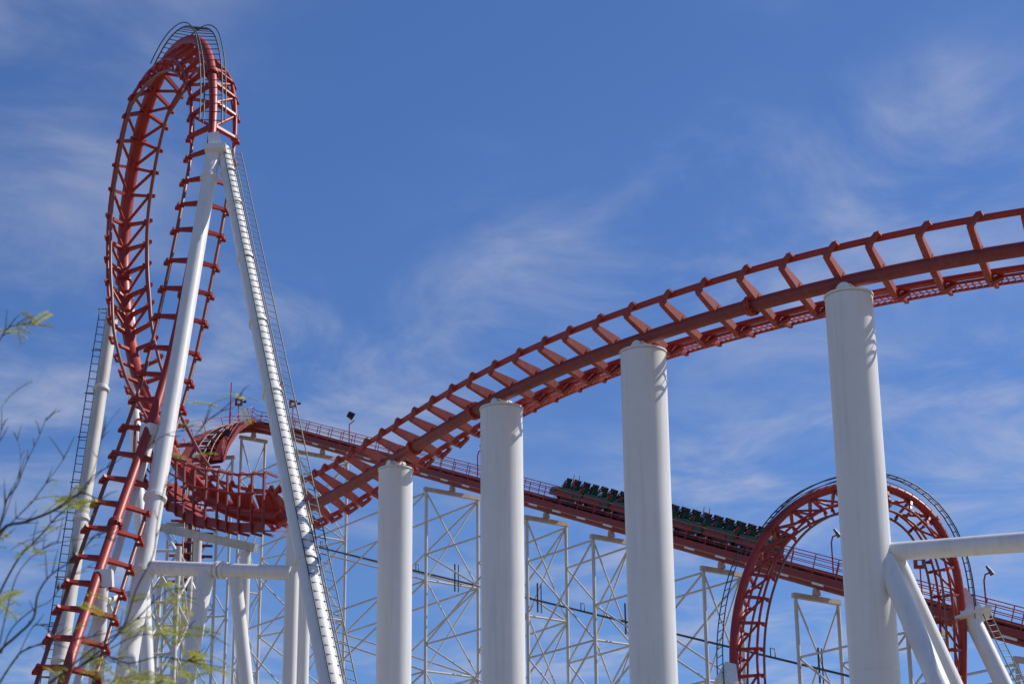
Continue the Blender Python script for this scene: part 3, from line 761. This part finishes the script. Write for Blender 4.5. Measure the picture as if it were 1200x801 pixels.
for c in range(cars):
    s0 = s_front+1.3+c*CP
    f = at_s(s0); o = off(f, 0, .84)
    # local axes: x lateral, y along track downhill, z normal
    Mx = frame_matrix(o, f[3], f[1], f[2])
    where = 'front car, with the pointed nose, of the green train on the lift hill' if c == 0 else 'rear car, behind the small loop, of the green train' if c == cars-1 else order[c]+' car from the front of the green train on the lift hill'
    t = thing('coaster_car', o, where, 'coaster car', 'cars of the green train')
    t.rotation_mode = 'QUATERNION'; t.rotation_quaternion = Mx.to_quaternion()
    def part(nm, me, loc=(0, 0, 0), par=None):
        q = bpy.data.objects.new(nm, me); col.objects.link(q); q.parent = par or t; q.location = loc; return q
    part('body', body_me); part('side_panel', skirt_me); part('chassis', chassis_me)
    if c == 0: part('nose', nose_me)
    for yy in (.55, 2.9):
        for xx in (-.66, .66):
            wo_ = part('wheel', wheel_me, (xx, yy, .10)); part('wheel_hub', hub_me, (0, 0, 0), wo_)
    for r in range(3):
        for k, xx in enumerate((-.34, .34)):
            yy = .85+r*RP
            part('seat', seat_me, (xx, yy, -.18)); part('headrest', hr_me, (xx, yy, -.18)); part('shoulder_restraint', restr_me, (xx, yy, -.18))
            side = 'camera side' if (xx*ns_ > 0) else 'far side'
            shirt = random.choice(['red', 'red', 'white', 'dark', 'dark', 'blue', 'grey'])
            rs_ = (c, r) in ((0, 1), (4, 2)) and side == 'camera side'
            if (c, r) == (0, 1): shirt = 'red'
            if rs_: lab = 'rider in %s with both arms raised in the %s car' % (shirt, order[c])
            else: lab = 'rider in %s top, %s row of the %s car, %s seat' % (shirt, rowname[r], order[c], side)
            pw = Mx @ V((xx, yy, -.18))
            po = bpy.data.objects.new('person', person_mesh(shirt, rs_)); col.objects.link(po)
            po.location = pw; po.rotation_mode = 'QUATERNION'; po.rotation_quaternion = Mx.to_quaternion()
            po['label'] = lab; po['category'] = 'person'; po['group'] = 'riders in the green train'
            hh_ = bpy.data.objects.new('hair', hair_me); col.objects.link(hh_); hh_.parent = po

# ------------------------------------------------------------ fittings on the lift hill
def lamp(u, v_base, ht, side, label, kind):
    f = min((q for q in SF if q[5] > sC), key=lambda q: abs(proj(off(q, side*1.88, .5))[0]-u)+(.3*abs(proj(off(q, side*1.88, .5))[1]-v_base) if v_base else 0))
    b = off(f, side*1.88, .5)
    if kind == 'flood':
        t = thing('floodlight', b, label, 'floodlight', 'lamps on the lift hill railing')
        rod('pole', b, b+UP*ht, .05, RED, t, 8)
        q = b+UP*ht
        m = MB(); m.beam(q, q+V((.45, 0, .35)), .07, .07); m.build('arm', RED, t)
        m = MB(); c = q+V((.1, -.1, .75)); m.beam(c+V((-.25, 0, .18)), c+V((.25, .1, -.1)), .45, .4, UP, .6, .5); m.build('lamp_housing', BLACK, t)
    elif kind == 'gooseneck':
        t = thing('walkway_lamp', b, label, 'lamp', 'lamps on the lift hill railing')
        m = MB(); m.tube([b, b+UP*ht, b+UP*(ht+.35)+V((.1, 0, 0)), b+UP*(ht+.45)+V((.35, 0, 0))], .05, 8); m.build('pole', RED, t)
        c = b+UP*(ht+.55)+V((.4, 0, 0)); m = MB(); m.tube([c+V((-.2, 0, .3)), c, c+V((.12, 0, -.22))], [.07, .12, .15], 10); m.build('lamp_head', LADDER, t)
    elif kind == 'box':
        t = thing('signal_box', b, label, 'signal', 'lamps on the lift hill railing')
        rod('pole', b, b+UP*ht, .045, RED, t, 8)
        c = b+UP*(ht+.3)
        m = MB()
        for px_ in (-.24, .24): m.beam(c+V((px_, 0, -.3)), c+V((px_, 0, .3)), .2, .24, V((0, 1, 0)))
        m.beam(c+V((-.34, 0, .25)), c+V((.34, 0, .25)), .2, .18); m.beam(c+V((-.34, 0, -.25)), c+V((.34, 0, -.25)), .2, .18); m.build('housing', REDF, t)
        m = MB(); m.tube([c+V((.3, 0, 0)), c+V((.7, 0, .05))], [.06, .14], 8); m.build('horn', DARK, t)
    else:
        t = thing('mast', b, label, 'pole'); m = MB(); m.tube([b, b+UP*ht], [.09, .05], 8); m.build('pole', RED, t)
lamp(409, 0, 1.9, -ns_, 'black floodlight on a red bracket above the lift hill railing', 'flood')
lamp(343, 0, 2.2, -ns_, 'red signal box on a pole just right of the laddered leg', 'box')
lamp(278, 470, 2.2, -ns_, 'red signal box on the crest railing among the yellow leaves', 'box')
lamp(269, 470, 4.4, -ns_, 'thin red mast at the left end of the crest platform', 'mast')
lamp(329, 470, 5.2, -ns_, 'thin red mast just right of the laddered pipe leg', 'mast')
lamp(560, 0, 2.0, -ns_, 'small lamp on a pole left of the third thick column', 'gooseneck')
lamp(976, 0, 2.2, -ns_, 'grey gooseneck lamp on the railing inside the small loop', 'gooseneck')
lamp(1158, 0, 2.2, -ns_, 'grey gooseneck lamp on the railing right of the small loop', 'gooseneck')
lamp(1082, 0, 2.0, -ns_, 'red signal box on the railing inside the right side of the small loop', 'box')
lamp(231, 500, 1.0, ns_, 'black floodlight at the left end of the crest railing', 'flood')

# ------------------------------------------------------------ small loop at the right
sm_px = [(868, 900, 92), (864, 840, 92.6), (860, 800, 93), (858, 760, 93.3), (861, 722, 93.6), (869, 688, 93.9), (881, 652, 94.2), (897, 622, 94.5), (920, 596, 94.8), (948, 579, 95.1), (980, 569, 95.4), (1012, 565, 95.7), (1042, 569, 96), (1070, 581, 96.3), (1093, 601, 96.6),
         (1110, 628, 96.9), (1121, 660, 97.2), (1127, 695, 97.5), (1129, 735, 97.8), (1129, 800, 98.2), (1126, 860, 98.6), (1122, 920, 99)]
cpt = P(994, 700, 95.5)
ctrl = []
for u, v, Y in sm_px:
    p = P(u, v, Y); n = (V((cpt.x, cpt.y, min(cpt.z, p.z) if v > 700 else cpt.z))-p).normalized(); n = (n+V((0, 0.12, 0))).normalized()
    ctrl.append((p, n, .8))
QF = spline(ctrl)
tq = thing('looping_track', (cpt.x, cpt.y, 0), 'small round red vertical loop at the lower right, in front of the lift hill', 'coaster track')
build_track(tq, QF, 1.34, .21, .06, mat=RED, tie_mat=RED, s_truss=(0, 1e9), flanges=[QF[nearest(QF, *q)][5] for q in ((900, 618), (1098, 608))])
ia, ib = nearest(QF, 893, 628), nearest(QF, 1128, 730)
arc = QF[ia:ib:4]; nA = len(arc)
def rs2(i): return .28+.34*min(1, i/12)
ladder(tq, [off(f, -.28, -rs2(i)) for i, f in enumerate(arc)], [off(f, .28, -rs2(i)) for i, f in enumerate(arc)], .40, .035, DARK)
for l in (-.5, .5):
    m = MB(); m.tube([off(f, l, -rs2(i)+.18) for i, f in enumerate(arc)], .022, 6); m.build('handrail', DARK, tq)
arc2 = QF[:nearest(QF, 889, 637)][::4]
ladder(tq, [off(f, -.25, -.75) for f in arc2], [off(f, .25, -.75) for f in arc2], .42, .028, DARK)
# its right support
s0_, s1_ = P(1133, 712, 98.0), P(1176, 801, 97.0)
rsu = thing('loop_support', (s1_.x, s1_.y, 0), 'white raking pipe leg with box head and ladder on the right of the small loop', 'support frame')
G_ = togr(s0_, s1_); leg('leg', rsu, s0_, G_, .42, .46)
m = MB(); dd = (G_-s0_).normalized(); m.beam(s0_-dd*.9, s0_+dd*.5, .62, .6, V((0, 1, 0)), 1.15, 1.1); m.beam(s0_+dd*.5, s0_+dd*.62, 1.9, 1.5, V((0, 1, 0))); m.build('box_head', WHITE, rsu)
s2 = V((1, 0, 0)); s2 = (s2-dd*s2.dot(dd)).normalized()
La = [s0_.lerp(G_, k/20)+s2*.55+V((0, -.2, 0)) for k in range(21)]; Lb = [s0_.lerp(G_, k/20)+s2*1.0+V((0, .1, 0)) for k in range(21)]
ladder(rsu, La, Lb, .34, .03)
s0_, s1_ = P(853, 790, 93.0), P(838, 860, 92.2)
rsu = thing('loop_support', (s1_.x, s1_.y, 0), 'head of a white leg at the bottom left of the small loop', 'support frame')
G_ = togr(s0_, s1_); leg('leg', rsu, s0_, G_, .42, .46); m = MB(); dd = (G_-s0_).normalized(); m.beam(s0_-dd*.5, s0_+dd*.6, .5, .5, V((0, 1, 0)), 1.1, 1.0); m.build('box_head', WHITE, rsu)

# ------------------------------------------------------------ foreground tree
YT = 9.0
def T(u, v, dy=0): return P(u, v, YT+dy)
base = V((T(-160, 1000).x, YT+.3, 0))
tree = thing('palo_verde_tree', base, 'slender desert tree with bare twigs and sparse yellow-green leaves at the lower left', 'tree')
fork = T(-110, 1050)
m = MB(); m.tube([base, base.lerp(fork, .4)+V((.05, 0, 0)), base.lerp(fork, .75)+V((-.03, .02, 0)), fork], [.085, .075, .065, .05], 12); m.build('trunk', BARK, tree)
branches = [
 ([(-110, 1050), (-70, 840), (-30, 690), (0, 622), (30, 611), (62, 597), (84, 585), (99, 578), (118, 586), (137, 588)], 4.2, 0),
 ([(-110, 1050), (-60, 850), (-20, 740), (0, 690), (22, 655), (44, 632), (66, 608), (84, 590), (108, 560), (128, 545)], 2.8, .25),
 ([(-70, 840), (-30, 700), (0, 612), (8, 584), (20, 567), (30, 545), (45, 515), (55, 487)], 2.4, -.2),
 ([(-30, 690), (0, 628), (18, 606), (38, 585), (58, 560), (72, 543), (78, 530)], 1.6, .1),
 ([(-110, 1050), (-50, 900), (-10, 800), (0, 765), (18, 745), (38, 725), (44, 700), (52, 682), (66, 668), (86, 655), (112, 628), (132, 610)], 3.4, -.3),
 ([(-50, 900), (-15, 830), (0, 800), (20, 770), (30, 760), (55, 752), (80, 748), (110, 745), (140, 738), (165, 722)], 2.6, .2),
 ([(0, 765), (14, 735), (40, 712), (58, 703), (75, 680), (98, 668), (120, 655)], 1.5, .05),
 ([(-110, 1050), (-20, 900), (30, 840), (60, 800), (95, 780), (120, 768), (150, 775), (190, 770), (230, 775), (262, 782)], 2.8, -.1),
 ([(60, 800), (110, 760), (150, 735), (185, 700), (205, 690), (222, 700)], 1.8, .15),
 ([(95, 780), (140, 740), (160, 690), (178, 650), (184, 610), (195, 560), (215, 530), (240, 498), (258, 480), (284, 462)], 1.7, -.25),
 ([(150, 560), (165, 530), (195, 508), (225, 505), (250, 508)], 1.0, -.25),
 ([(-30, 690), (-40, 560), (-28, 470), (-14, 425), (0, 398), (10, 386), (24, 381), (44, 378)], 2.0, .1),
 ([(-14, 700), (-12, 560), (-4, 520), (4, 495)], 1.4, 0),
 ([(-15, 830), (10, 700), (30, 660), (60, 640), (95, 632), (130, 628)], 1.6, .3),
 ([(20, 770), (38, 735), (52, 732), (60, 738)], 1.1, 0),
 ([(98, 578), (112, 545), (122, 505), (142, 478)], 1.2, .1),
 ([(0, 622), (20, 560), (24, 530), (17, 505)], 1.0, .3),
 ([(128, 760), (160, 745), (200, 742), (228, 735), (250, 745)], 1.2, .2),
]
px = 9.4/F
tips = []
def smooth_line(pl, k=4):
    out = []
    for i in range(len(pl)-1):
        p0 = pl[max(i-1, 0)]; p1 = pl[i]; p2 = pl[i+1]; p3 = pl[min(i+2, len(pl)-1)]
        for j in range(k):
            t = j/k; out.append(0.5*((2*p1)+(p2-p0)*t+(2*p0-5*p1+4*p2-p3)*t*t+(3*p1-p0-3*p2+p3)*t**3))
    out.append(pl[-1]); return out
for pl, wpx, dy in branches:
    pts = smooth_line([T(u+random.uniform(-1.5, 1.5), v+random.uniform(-1.5, 1.5), dy*min(1, i/3)+random.uniform(-.03, .03)) for i, (u, v) in enumerate(pl)])
    n = len(pts); m = MB(); m.tube(pts, [max(.0012, wpx*px*(1.2-0.95*i/n)*.52) for i in range(n)], 6); bo = m.build('branch', BARK, tree)
    tips.append(pts)
    for _ in range(int(n/3)):
        i = random.randint(int(n*.35), n-2); p = pts[i]; d = (pts[i+1]-pts[i]).normalized()
        q = (d+V((random.uniform(-.8, .8), random.uniform(-.6, .6), random.uniform(-.7, .8)))).normalized()*random.uniform(.04, .13)
        m = MB(); mid = p+q*.5+V((0, 0, random.uniform(-.01, .012))); m.tube([p, mid, p+q], [.0030, .0022, .0012], 5); m.build('twig', BARK, bo)
        if random.random() < .35: tips.append([p, p+q])
sprigs = []
for var in range(4):
    m = MB(); L = .085+.02*var; cur = []
    for i in range(9): cur.append(V((0, L*i/8, -.012*(i/8)**2*(1+var))))
    m.tube(cur, [.0012]*9, 5)
    for i in range(1, 9):
        for s in (-1, 1):
            c = cur[i]; ln = .022*(1-.35*abs(i-4.5)/4.5); w_ = .0042
            tip = c+V((s*ln, ln*.75, random.uniform(-.006, .002))); mid = c.lerp(tip, .5)+V((-s*w_*.3, w_, .001)); mid2 = c.lerp(tip, .5)+V((s*w_*.3, -w_, .001))
            b = len(m.v); m.v += [c, mid2, tip, mid]; m.face((b, b+1, b+2, b+3))
    sprigs.append(m.mesh('leaf_sprig', LEAFM))
spots = [(22, 382, 5), (38, 379, 5), (4, 470, 1), (82, 585, 7), (90, 590, 6), (72, 560, 1), (10, 628, 3), (18, 640, 3), (56, 620, 3), (50, 645, 2), (8, 690, 4), (4, 705, 4), (14, 712, 3), (60, 655, 1), (185, 692, 3), (205, 690, 4), (212, 705, 4), (225, 735, 6), (215, 748, 6), (200, 735, 4),
         (232, 765, 5), (155, 735, 3), (163, 742, 3), (160, 790, 8), (180, 796, 10), (150, 797, 8), (195, 800, 6), (135, 770, 4), (115, 720, 3), (100, 765, 3), (90, 735, 2), (280, 465, 3), (284, 480, 1), (256, 476, 2), (225, 492, 2), (222, 530, 2), (258, 781, 3), (60, 790, 4), (120, 790, 5), (110, 640, 1), (130, 700, 2), (245, 780, 4), (215, 790, 4)]
for u, v, n in spots:
    for _ in range(n):
        p = T(u+random.gauss(0, 7), v+random.gauss(0, 4.5), random.uniform(-.3, .3))
        d = V((random.uniform(-1, 1), random.uniform(-.8, .8), random.uniform(-.35, .5))).normalized()
        z = V((random.gauss(0, .5), random.gauss(0, .5), 1)).normalized(); x = d.cross(z).normalized(); z = x.cross(d)
        s = random.uniform(.75, 1.4)
        place('leaf_sprig', random.choice(sprigs), frame_matrix(p-d*.04, x*s, d*s, z*s), tree)
print('objects', len(bpy.data.objects))
